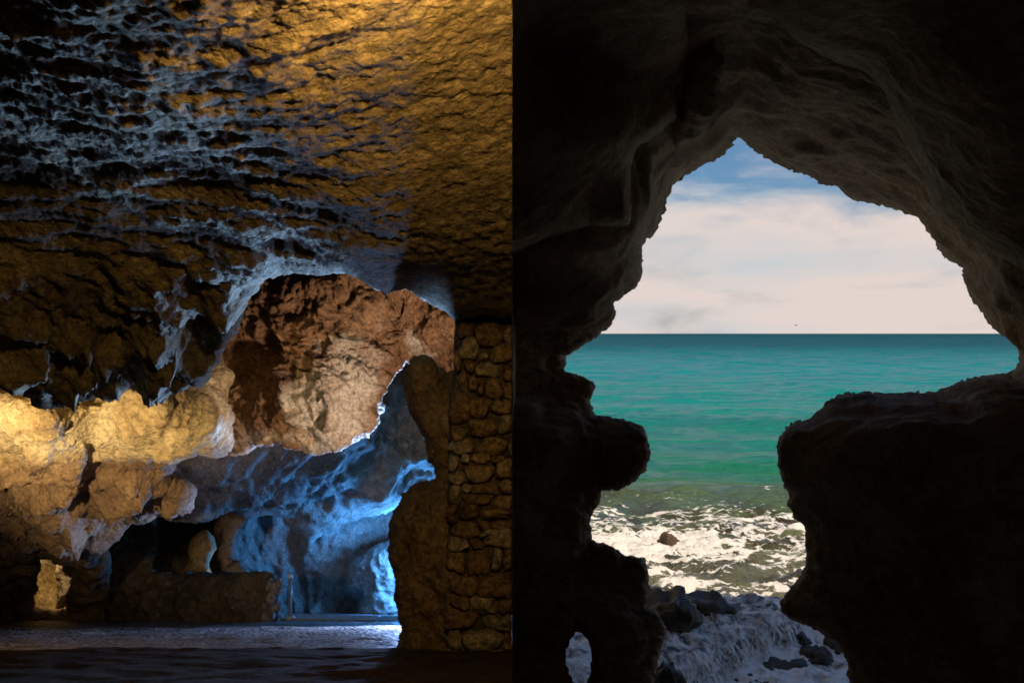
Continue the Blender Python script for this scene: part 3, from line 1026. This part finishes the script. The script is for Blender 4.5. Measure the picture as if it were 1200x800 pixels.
def d_sea(P, px, py):
    top = np.clip((450 - py) / 200, 0, 1)
    strat = P * np.array([0.6, 0.6, 1.9])
    return 0.10 * fbm(P * 0.8 + 3, 3) + 0.07 * ridged(P * 0.8 + 2, 4, 0.5) * top + (0.10 * ridged(strat * 0.9 + 11, 4, 0.5) + 0.14 * np.abs(((P[..., 2] * 1.3 + 0.7 * fbm(P * 0.7 + 21, 3)) % 1.0) - 0.5)) * (1 - 0.75 * top) + 0.014 * fbm(P * 5, 4, 0.6)


o = relief('sea_cave_wall', [(300, -900), (2200, -900), (2200, 1600), (300, 1600)], sw_ctrl, (550, 1520, -420, 1180), M['sea_cave'],
           step=2.3, roll=0.4, thick=1.6, holes=[HOLE, HOLE2], jag=3.2, jagf=0.14, disp=d_sea, clampx=0.0015, edge=0.25, rw=9)
tag(o, kind='structure')

# nearer folds of the roof
al_poly = [(300, -700), (806, -700), (803, 10), (806, 62), (800, 105), (795, 135), (770, 157), (746, 172), (737, 195), (738, 230), (738, 262), (712, 264), (690, 265), (640, 278), (590, 300), (300, 330)]
o = relief('cave_roof_fold', al_poly, [(600, -300, 5.0), (800, -300, 5.0), (600, 0, 7.6), (780, 0, 7.8), (640, 60, 8.7), (600, 80, 8.2), (720, 50, 9.0), (790, 80, 9.9), (640, 150, 8.6), (720, 150, 9.2), (735, 200, 9.9), (735, 262, 10.0),
                                       (600, 200, 8.9), (650, 240, 9.4), (600, 290, 9.6), (690, 262, 10.0)],
           (550, 830, -380, 320), M['sea_cave'], step=2.2, rw=14, roll=0.5, thick=1.6, jag=2.0,
           disp=lambda P, a, b: 0.06 * ridged(P * 0.7 + 4, 4, 0.45) + 0.012 * fbm(P * 6, 3), clampx=0.001)
tag(o, kind='structure')
ar_poly = [(905, -700), (902, 8), (930, 42), (965, 70), (1005, 90), (1030, 115), (1045, 140), (1060, 165), (1085, 205), (1093, 240), (1130, 275), (1200, 315), (1300, 350), (1700, 480), (1700, -700)]
o = relief('cave_roof_fold', ar_poly, [(920, -300, 5.0), (1200, -300, 5.0), (930, 0, 7.2), (1080, 0, 7.0), (1190, 0, 6.8), (1000, 80, 8.6), (1100, 100, 7.6), (1060, 160, 9.2), (1180, 120, 7.3), (1180, 220, 8.2), (1095, 235, 9.6), (1200, 310, 9.4), (1350, 340, 9), (1400, 100, 7)],
           (880, 1420, -380, 400), M['sea_cave'], step=2.4, rw=30, roll=1.0, thick=1.6, jag=2.0,
           disp=lambda P, a, b: 0.06 * ridged(P * 0.7 + 8, 4, 0.45) + 0.012 * fbm(P * 6, 3))
tag(o, kind='structure')
o = relief('hanging_rib', [(804, 112), (812, 82), (820, 66), (836, 60), (846, 74), (839, 92), (842, 112), (834, 140), (815, 160), (790, 172), (795, 140)],
           [(812, 90, 9.9), (830, 70, 9.7), (838, 110, 10.0), (825, 130, 10.2), (800, 160, 10.8), (845, 70, 9.9)],
           (780, 860, 45, 185), M['sea_cave'], step=1.6, rw=9, roll=0.4, thick=1.2, jag=2.0, disp=lambda P, a, b: 0.06 * ridged(P * 1.5, 4), edge=0.5)
tag(o, 'narrow hanging rib of rock above the peak of the sea window', 'rock')

# ================================================================== sea
SEA = -6.0


def sea_mat():
    m = bpy.data.materials.new('sea water')
    m.use_nodes = True
    t = m.node_tree
    b = t.nodes['Principled BSDF']
    g = N(t, 'ShaderNodeNewGeometry')
    co = g.outputs['Position']
    sp = N(t, 'ShaderNodeSeparateXYZ')
    t.links.new(co, sp.inputs[0])
    # water colour by distance from shore (depth of the bed)
    lg = N(t, 'ShaderNodeMath', operation='LOGARITHM')
    t.links.new(sp.outputs['Y'], lg.inputs[0])
    lg.inputs[1].default_value = 10.0
    mr = N(t, 'ShaderNodeMapRange')
    mr.inputs['From Min'].default_value = 1.3
    mr.inputs['From Max'].default_value = 3.3
    t.links.new(lg.outputs[0], mr.inputs['Value'])
    nz = N(t, 'ShaderNodeTexNoise')
    nz.inputs['Scale'].default_value = 0.06
    nz.inputs['Detail'].default_value = 4
    t.links.new(co, nz.inputs['Vector'])
    ad = N(t, 'ShaderNodeMath', operation='MULTIPLY_ADD')
    t.links.new(nz.outputs['Fac'], ad.inputs[0])
    ad.inputs[1].default_value = 0.14
    sb = N(t, 'ShaderNodeMath', operation='SUBTRACT')
    t.links.new(mr.outputs[0], sb.inputs[0])
    sb.inputs[1].default_value = 0.07
    t.links.new(sb.outputs[0], ad.inputs[2])
    wc = ramp(t, [(0.0, (0.27, 0.25, 0.14)), (0.08, (0.23, 0.24, 0.12)), (0.13, (0.14, 0.23, 0.10)), (0.18, (0.030, 0.300, 0.175)), (0.30, (0.012, 0.370, 0.300)),
                  (0.46, (0.014, 0.320, 0.330)), (0.70, (0.002, 0.100, 0.125)), (1.0, (0.002, 0.062, 0.082))])
    t.links.new(ad.outputs[0], wc.inputs[0])
    bn = N(t, 'ShaderNodeTexNoise')
    bn.inputs['Scale'].default_value = 0.35
    bn.inputs['Detail'].default_value = 6
    bn.inputs['Roughness'].default_value = 0.65
    t.links.new(co, bn.inputs['Vector'])
    br_ = ramp(t, [(0.46, (0, 0, 0)), (0.56, (0.85,) * 3)])
    t.links.new(bn.outputs['Fac'], br_.inputs[0])
    bz = ramp(t, [(0.11, (1, 1, 1)), (0.15, (0, 0, 0))])
    t.links.new(mr.outputs[0], bz.inputs[0])
    bmul = N(t, 'ShaderNodeMath', operation='MULTIPLY')
    t.links.new(br_.outputs[0], bmul.inputs[0])
    t.links.new(bz.outputs[0], bmul.inputs[1])
    wb = N(t, 'ShaderNodeMix', data_type='RGBA')
    t.links.new(bmul.outputs[0], wb.inputs['Factor'])
    t.links.new(wc.outputs[0], wb.inputs[6])
    wb.inputs[7].default_value = (0.085, 0.075, 0.05, 1)
    # foam
    at_ = N(t, 'ShaderNodeAttribute', attribute_name='foam')
    mp = N(t, 'ShaderNodeMapping')
    mp.inputs['Scale'].default_value = (0.55, 1.0, 1.0)
    t.links.new(co, mp.inputs['Vector'])
    n1 = N(t, 'ShaderNodeTexNoise')
    n1.inputs['Scale'].default_value = 0.9
    n1.inputs['Detail'].default_value = 9
    n1.inputs['Roughness'].default_value = 0.68
    n1.inputs['Distortion'].default_value = 1.2
    t.links.new(mp.outputs[0], n1.inputs['Vector'])
    vo = N(t, 'ShaderNodeTexVoronoi', feature='DISTANCE_TO_EDGE')
    vo.inputs['Scale'].default_value = 2.2
    wv = N(t, 'ShaderNodeVectorMath', operation='ADD')
    t.links.new(mp.outputs[0], wv.inputs[0])
    t.links.new(n1.outputs['Color'], wv.inputs[1])
    t.links.new(wv.outputs[0], vo.inputs['Vector'])
    vr = ramp(t, [(0.0, (1, 1, 1)), (0.18, (0, 0, 0))])
    t.links.new(vo.outputs['Distance'], vr.inputs[0])
    s1 = N(t, 'ShaderNodeMath', operation='MULTIPLY_ADD')
    t.links.new(vr.outputs[0], s1.inputs[0])
    s1.inputs[1].default_value = 0.20
    n4 = N(t, 'ShaderNodeTexNoise')
    n4.inputs['Scale'].default_value = 4.5
    n4.inputs['Detail'].default_value = 8
    n4.inputs['Roughness'].default_value = 0.7
    t.links.new(mp.outputs[0], n4.inputs['Vector'])
    n5 = N(t, 'ShaderNodeMath', operation='MULTIPLY_ADD')
    t.links.new(n4.outputs['Fac'], n5.inputs[0])
    n5.inputs[1].default_value = 1.15
    n6 = N(t, 'ShaderNodeMath', operation='SUBTRACT')
    t.links.new(n1.outputs['Fac'], n6.inputs[0])
    n6.inputs[1].default_value = 0.60
    t.links.new(n6.outputs[0], n5.inputs[2])
    t.links.new(n5.outputs[0], s1.inputs[2])
    s2 = N(t, 'ShaderNodeMath', operation='ADD')
    t.links.new(s1.outputs[0], s2.inputs[0])
    t.links.new(at_.outputs['Fac'], s2.inputs[1])
    fr = ramp(t, [(0.93, (0, 0, 0)), (1.0, (0.96,) * 3)])
    t.links.new(s2.outputs[0], fr.inputs[0])
    mm = N(t, 'ShaderNodeMix', data_type='RGBA')
    t.links.new(fr.outputs[0], mm.inputs['Factor'])
    t.links.new(wb.outputs[2], mm.inputs[6])
    mm.inputs[7].default_value = (0.84, 0.78, 0.70, 1)
    t.links.new(mm.outputs[2], b.inputs['Base Color'])
    ro = N(t, 'ShaderNodeMapRange')
    ro.inputs['To Min'].default_value = 0.16
    ro.inputs['To Max'].default_value = 0.8
    t.links.new(fr.outputs[0], ro.inputs['Value'])
    t.links.new(ro.outputs[0], b.inputs['Roughness'])
    b.inputs['Specular IOR Level'].default_value = 0.0
    bump_chain(t, b, co, [('noise', 0.35, 1.0, 2.2, (0.45, 1, 1)), ('noise', 1.3, 1.0, 0.9, (0.6, 1, 1)), ('noise', 5.0, 0.7, 0.10, (0.7, 1, 1))])
    nrm = b.inputs['Normal'].links[0].from_socket
    fb = N(t, 'ShaderNodeBump')
    fb.inputs['Strength'].default_value = 0.8
    fb.inputs['Distance'].default_value = 0.25
    t.links.new(s2.outputs[0], fb.inputs['Height'])
    t.links.new(nrm, fb.inputs['Normal'])
    t.links.new(fb.outputs[0], b.inputs['Normal'])
    # sky reflection off waves; lighter middle band and far fade painted by distance
    lw = N(t, 'ShaderNodeLayerWeight')
    t.links.new(nrm, lw.inputs['Normal'])
    k = N(t, 'ShaderNodeMapRange')
    k.inputs['From Min'].default_value = 0.62
    k.inputs['From Max'].default_value = 1.0
    k.inputs['To Min'].default_value = 0.01
    k.inputs['To Max'].default_value = 1.0
    t.links.new(lw.outputs['Facing'], k.inputs['Value'])
    dd = ramp(t, [(0.16, (0.75,) * 3), (0.28, (1, 1, 1)), (0.42, (1, 1, 1)), (0.62, (0.28,) * 3), (1.0, (0.14,) * 3)])
    t.links.new(mr.outputs[0], dd.inputs[0])
    wm = N(t, 'ShaderNodeMapping')                # noise lanes painting ripple sheen into the reflection strength
    wm.inputs['Scale'].default_value = (0.14, 0.50, 1)
    t.links.new(co, wm.inputs['Vector'])
    wn = N(t, 'ShaderNodeTexNoise')
    wn.inputs['Scale'].default_value = 1.0
    wn.inputs['Detail'].default_value = 6
    wn.inputs['Roughness'].default_value = 0.7
    t.links.new(wm.outputs[0], wn.inputs['Vector'])
    wr = ramp(t, [(0.43, (0.0,) * 3), (0.60, (3.4,) * 3)])
    t.links.new(wn.outputs['Fac'], wr.inputs[0])
    k0 = N(t, 'ShaderNodeMath', operation='MULTIPLY')
    t.links.new(k.outputs[0], k0.inputs[0])
    t.links.new(wr.outputs[0], k0.inputs[1])
    k = k0
    kk = N(t, 'ShaderNodeMath', operation='MULTIPLY')
    t.links.new(k.outputs[0], kk.inputs[0])
    t.links.new(dd.outputs[0], kk.inputs[1])
    gl_ = N(t, 'ShaderNodeBsdfGlossy')
    gl_.inputs['Roughness'].default_value = 0.22
    t.links.new(nrm, gl_.inputs['Normal'])
    ms = N(t, 'ShaderNodeMixShader')
    t.links.new(kk.outputs[0], ms.inputs[0])
    t.links.new(b.outputs[0], ms.inputs[1])
    t.links.new(gl_.outputs[0], ms.inputs[2])
    fd = N(t, 'ShaderNodeBsdfDiffuse')
    fd.inputs['Color'].default_value = (0.84, 0.77, 0.67, 1)
    fb2 = N(t, 'ShaderNodeBump')
    fb2.inputs['Strength'].default_value = 0.6
    fb2.inputs['Distance'].default_value = 0.2
    t.links.new(s2.outputs[0], fb2.inputs['Height'])
    t.links.new(fb2.outputs[0], fd.inputs['Normal'])
    mf = N(t, 'ShaderNodeMixShader')
    t.links.new(fr.outputs[0], mf.inputs[0])
    t.links.new(ms.outputs[0], mf.inputs[1])
    t.links.new(fd.outputs[0], mf.inputs[2])
    t.links.new(mf.outputs[0], t.nodes['Material Output'].inputs['Surface'])
    return m


# rows spaced finely near the shore and ever wider towards the horizon
ny, nx = 620, 520
s = np.linspace(0, 1, ny)
Yr = 17.0 * (9000 / 17.0) ** (s ** 1.25)
Yr = np.r_[np.linspace(13.5, 16.9, 24), Yr]
ny = len(Yr)
a = np.linspace(-0.02, 1, nx)
Xn = a * 1.0
Xg = np.zeros((ny, nx))
Yg = np.repeat(Yr[:, None], nx, 1)
wide = 0.62 * Yg + 6
Xg = 0.4 + np.clip(a, 0, None)[None] * wide
Xg[:, 0] = 0.32
far = np.clip((Yr - 40) / 40, 0, 1)[:, None]
Xg[:, 0] = 0.32 - np.clip(Yr - 45, 0, None) * 0.4
Zg = np.full_like(Xg, SEA)
P2 = np.stack([Xg, Yg, np.zeros_like(Xg)], -1)
wave = 0.16 * fbm(P2 * np.array([0.10, 0.22, 1]), 4, 0.55) + 0.10 * np.sin(Yg * 0.55 + 1.6 * fbm(P2 * 0.05, 2) + 0.08 * Xg) + 0.07 * ridged(P2 * np.array([0.35, 0.8, 1]) + 2, 4, 0.5)
brk = np.exp(-((Yg - 36.5 - 0.10 * (Xg - 10) - 0.8 * fbm(P2 * 0.2, 2)) / 1.0) ** 2)
swell = np.exp(-((Yg - 66 + 0.25 * (Xg - 15) - 2 * fbm(P2 * 0.06, 2)) / 4.5) ** 2)
surf = np.clip((40 - Yg) / 10, 0, 1)
chop = 0.22 * ridged(P2 * np.array([0.6, 1.1, 1]) + 5, 5, 0.55) * surf
fade = np.clip(1.4 - Yg / 900, 0.25, 1)
Zg = Zg - 1.3 * np.clip((21.9 - Yg) / 0.5, 0, 1) + wave * fade + 0.35 * brk + 0.55 * swell + chop
# foam cover: surf zone near the rocks, a breaking crest, loose streaks
fo = 0.30 * np.clip((36.4 + 1.2 * fbm(P2 * 0.18 + 3, 3) - Yg) / 3.0, 0, 1) + 0.10 * np.clip((31 - Yg) / 5.0, 0, 1)
crest = ridged(P2 * np.array([0.6, 1.1, 1]) + 5, 5, 0.55) - 0.6
fo = fo + (0.15 * fbm(P2 * np.array([0.22, 0.34, 1]) + 7, 4, 0.6) + 0.13 * crest) * surf - 0.05
fo = fo + 0.14 * brk * np.clip((Xg - 7.0) / 2, 0, 1)
px_ = 600 + Xg / Yg * 1200
py_ = 390 - SEA / Yg * 1200
fo = fo - 0.30 * np.exp(-(((Xg - 5.6) / 1.6) ** 2 + ((Yg - 23.3) / 1.3) ** 2))        # clear green pool behind the lip
fo = fo + 0.15 * np.exp(-(((Xg - 3.6) / 2.2) ** 2 + ((Yg - 27.5) / 1.8) ** 2))
fo = fo + 0.10 * np.exp(-(((Yg - 75) / 26) ** 2)) * 0.6
fo = fo + np.where(Yg > 120, -0.05, 0.0)
f, used = grid_faces(ny, nx)
sea = mesh_obj('sea', np.stack([Xg, Yg, Zg], -1).reshape(-1, 3), f, sea_mat())
at1 = sea.data.attributes.new('foam', 'FLOAT', 'POINT')
at1.data.foreach_set('value', np.clip(fo, -0.5, 1).astype(np.float32).ravel())
tag(sea, kind='structure')

# ---- rock shelf with water pouring over its lip
def cascade_mat():
    m = bpy.data.materials.new('foaming water over dark rock')
    m.use_nodes = True
    t = m.node_tree
    b = t.nodes['Principled BSDF']
    g = N(t, 'ShaderNodeNewGeometry')
    co = g.outputs['Position']
    fa = N(t, 'ShaderNodeAttribute', attribute_name='fall')
    po = N(t, 'ShaderNodeAttribute', attribute_name='pool')

    def streak(sc, stretch, rot):
        mp = N(t, 'ShaderNodeMapping')
        mp.inputs['Scale'].default_value = stretch
        mp.inputs['Rotation'].default_value = rot
        t.links.new(co, mp.inputs['Vector'])
        n = N(t, 'ShaderNodeTexNoise')
        n.inputs['Scale'].default_value = sc
        n.inputs['Detail'].default_value = 8
        n.inputs['Roughness'].default_value = 0.66
        n.inputs['Distortion'].default_value = 0.8
        t.links.new(mp.outputs[0], n.inputs['Vector'])
        return n
    n1 = streak(3.0, (1, 0.6, 0.5), (0, 0, -0.7))
    n2 = streak(12.0, (1.0, 1.0, 0.10), (0, 0, 0))
    mxn = N(t, 'ShaderNodeMix', data_type='FLOAT')
    t.links.new(fa.outputs['Fac'], mxn.inputs[0])
    t.links.new(n1.outputs['Fac'], mxn.inputs[2])
    t.links.new(n2.outputs['Fac'], mxn.inputs[3])
    s = N(t, 'ShaderNodeMath', operation='MULTIPLY_ADD')
    t.links.new(po.outputs['Fac'], s.inputs[0])
    s.inputs[1].default_value = 0.11
    t.links.new(mxn.outputs[0], s.inputs[2])
    r = ramp(t, [(0.40, (0, 0, 0)), (0.60, (1, 1, 1))])
    t.links.new(s.outputs[0], r.inputs[0])
    mm = N(t, 'ShaderNodeMix', data_type='RGBA')
    t.links.new(r.outputs[0], mm.inputs['Factor'])
    mm.inputs[6].default_value = (0.035, 0.038, 0.042, 1)
    mm.inputs[7].default_value = (0.88, 0.90, 0.92, 1)
    t.links.new(mm.outputs[2], b.inputs['Base Color'])
    b.inputs['Roughness'].default_value = 0.35
    bump_chain(t, b, co, [('noise', 3.0, 0.7, 0.12, (1, 1, 0.6)), ('noise', 10.0, 0.6, 0.04, (1, 1, 0.3))])
    return m


ny, nx = 260, 300
X, Y = np.meshgrid(np.linspace(0.35, 9.5, nx), np.linspace(13.6, 22.6, ny))
P2 = np.stack([X, Y, np.zeros_like(X)], -1)
# lip runs from (5.6, 20.2) by (4.5, 18.8) to (2.6, 16.6); the shelf is on its sea-left side
lipd = ((X - 4.5) * (18.8 - 16.6) - (Y - 18.8) * (4.5 - 2.6)) / math.hypot(2.2, 1.9)
lipd = lipd + 0.28 * fbm(P2 * 0.9, 4, 0.55)
hi = 1 / (1 + np.exp(lipd / 0.075))
edge = np.clip((22.0 + 0.35 * fbm(P2 * 0.7 + 4, 3) - Y) / 0.8, 0, 1)       # shelf ends at the sea
right_ = np.clip((X - 5.0) / 1.2, 0, 1) * np.clip((Y - 19.6) / 0.7, 0, 1)
ztop = -5.62 + 0.05 * (Y - 18) * 0.5
zpool = -6.12 + 0.35 * right_
Z = zpool + (ztop - zpool) * hi
Z = Z - 0.75 * (1 - edge)
Z = Z + 0.07 * fbm(P2 * 1.3 + 2, 5, 0.6) + 0.06 * ridged(P2 * 1.1, 4, 0.5) + 0.035 * ridged(P2 * 4.0 + 3, 3, 0.55)
f, _ = grid_faces(ny, nx)
sh = mesh_obj('rock_shelf', np.stack([X, Y, Z], -1).reshape(-1, 3), f, cascade_mat())
for nm, val in (('fall', 4 * hi * (1 - hi)), ('pool', np.maximum((1 - hi) * (1 - 4 * hi * (1 - hi)), X < 2.0))):
    at1 = sh.data.attributes.new(nm, 'FLOAT', 'POINT')
    at1.data.foreach_set('value', np.clip(val, 0, 1).astype(np.float32).ravel())
tag(sh, kind='structure')


def sea_rock(px0, px1, py0, py1, Y, depth, seed, mat, label, name='sea_rock', rough=0.28, sub=4, sink=0.25):
    c = at((px0 + px1) / 2, (py0 + py1) / 2, Y)
    w, h = (px1 - px0) / F * Y, (py1 - py0) / F * Y
    o = rock(name, (c[0], c[1], c[2] - h * sink), (w * 1.08, depth, h * (1 + 2 * sink)), seed, mat, sub=sub, rough=rough, freq=2.0)
    tag(o, label, 'rock')
    return o


sea_rock(769, 797, 627, 649, 27.2, 0.8, 33, M['weed'], 'brown weedy rock breaking the surf, tallest of those in the open foam', rough=0.22)
sea_rock(795, 820, 643, 652, 27.1, 0.5, 2, M['weed'], 'low flat brown rock awash beside the tall weedy rock', rough=0.4, sink=0.5)
sea_rock(766, 782, 642, 647, 27.7, 0.4, 14, M['weed'], 'small flat brown rock at the foot of the tall weedy rock', rough=0.4, sink=0.5)
sea_rock(906, 938, 608, 617, 31.5, 0.7, 3, M['weed'], 'long low rock under the breaking wave crest', rough=0.35, sink=0.5)
sea_rock(752, 812, 690, 742, 19.6, 1.6, 4, M['wet'], 'bulky dark outcrop where the shelf meets the left cave wall', 'rock_outcrop')
sea_rock(795, 866, 700, 734, 20.4, 1.4, 5, M['wet'], 'long dark wet ledge sloping down into the shelf foam', 'rock_outcrop', sink=0.35)
sea_rock(764, 798, 774, 818, 15.6, 0.8, 6, M['wet'], 'dark boulder at the foot of the left cave wall', 'boulder')
sea_rock(912, 948, 742, 764, 19.9, 0.8, 7, M['wet'], 'dark weedy rock ridge beside the waterfall pool', rough=0.35)
sea_rock(938, 972, 758, 780, 19.2, 0.7, 8, M['wet'], 'rounded black rock at the lower end of the ridge', rough=0.3)
sea_rock(888, 953, 776, 800, 18.6, 0.9, 9, M['wet'], 'flat black slab lying in the white pool', rough=0.3, sink=0.2)
sea_rock(854, 898, 794, 816, 17.8, 0.9, 10, M['wet'], 'black rock under the waterfall lip', rough=0.3)
sea_rock(956, 974, 792, 806, 18.4, 0.5, 11, M['wet'], 'small black stone by the right cave wall', rough=0.3)
sea_rock(936, 970, 734, 746, 20.6, 0.7, 12, M['weed'], 'brown foam washed rock above the waterfall pool', rough=0.35, sink=0.4)
sea_rock(965, 1000, 745, 775, 19.6, 0.9, 13, M['wet'], 'broad wet rock against the right cave wall', rough=0.3)

# ---- gull over the horizon
gl = at(933, 381, 150.0)
groot = empty('gull', gl)
lathe('body', [(0.005, -0.24), (0.05, -0.16), (0.075, -0.02), (0.06, 0.12), (0.03, 0.22), (0.004, 0.27)], M['gull'], tuple(gl), groot, 12, (math.pi / 2, 0, 0.9))
for sgn in (-1, 1):
    q = [(0, -0.08, 0.02), (0, 0.08, 0.02), (sgn * 0.24, 0.07, 0.11), (sgn * 0.24, -0.06, 0.11), (sgn * 0.52, -0.06, 0.05), (sgn * 0.52, -0.09, 0.05)]
    vs_ = [(x + gl[0], y + gl[1], z + gl[2]) for x, y, z in q] + [(x + gl[0], y + gl[1], z + gl[2] + 0.02) for x, y, z in q]
    fs_ = [(0, 1, 2, 3), (3, 2, 5, 4), (6, 9, 8, 7), (9, 10, 11, 8), (0, 3, 9, 6), (3, 4, 10, 9), (1, 7, 8, 2), (2, 8, 11, 5), (4, 5, 11, 10)]
    under(mesh_obj('wing', np.array(vs_), fs_, M['gull']), groot)
tag(groot, 'grey gull flying low above the sea horizon', 'gull')
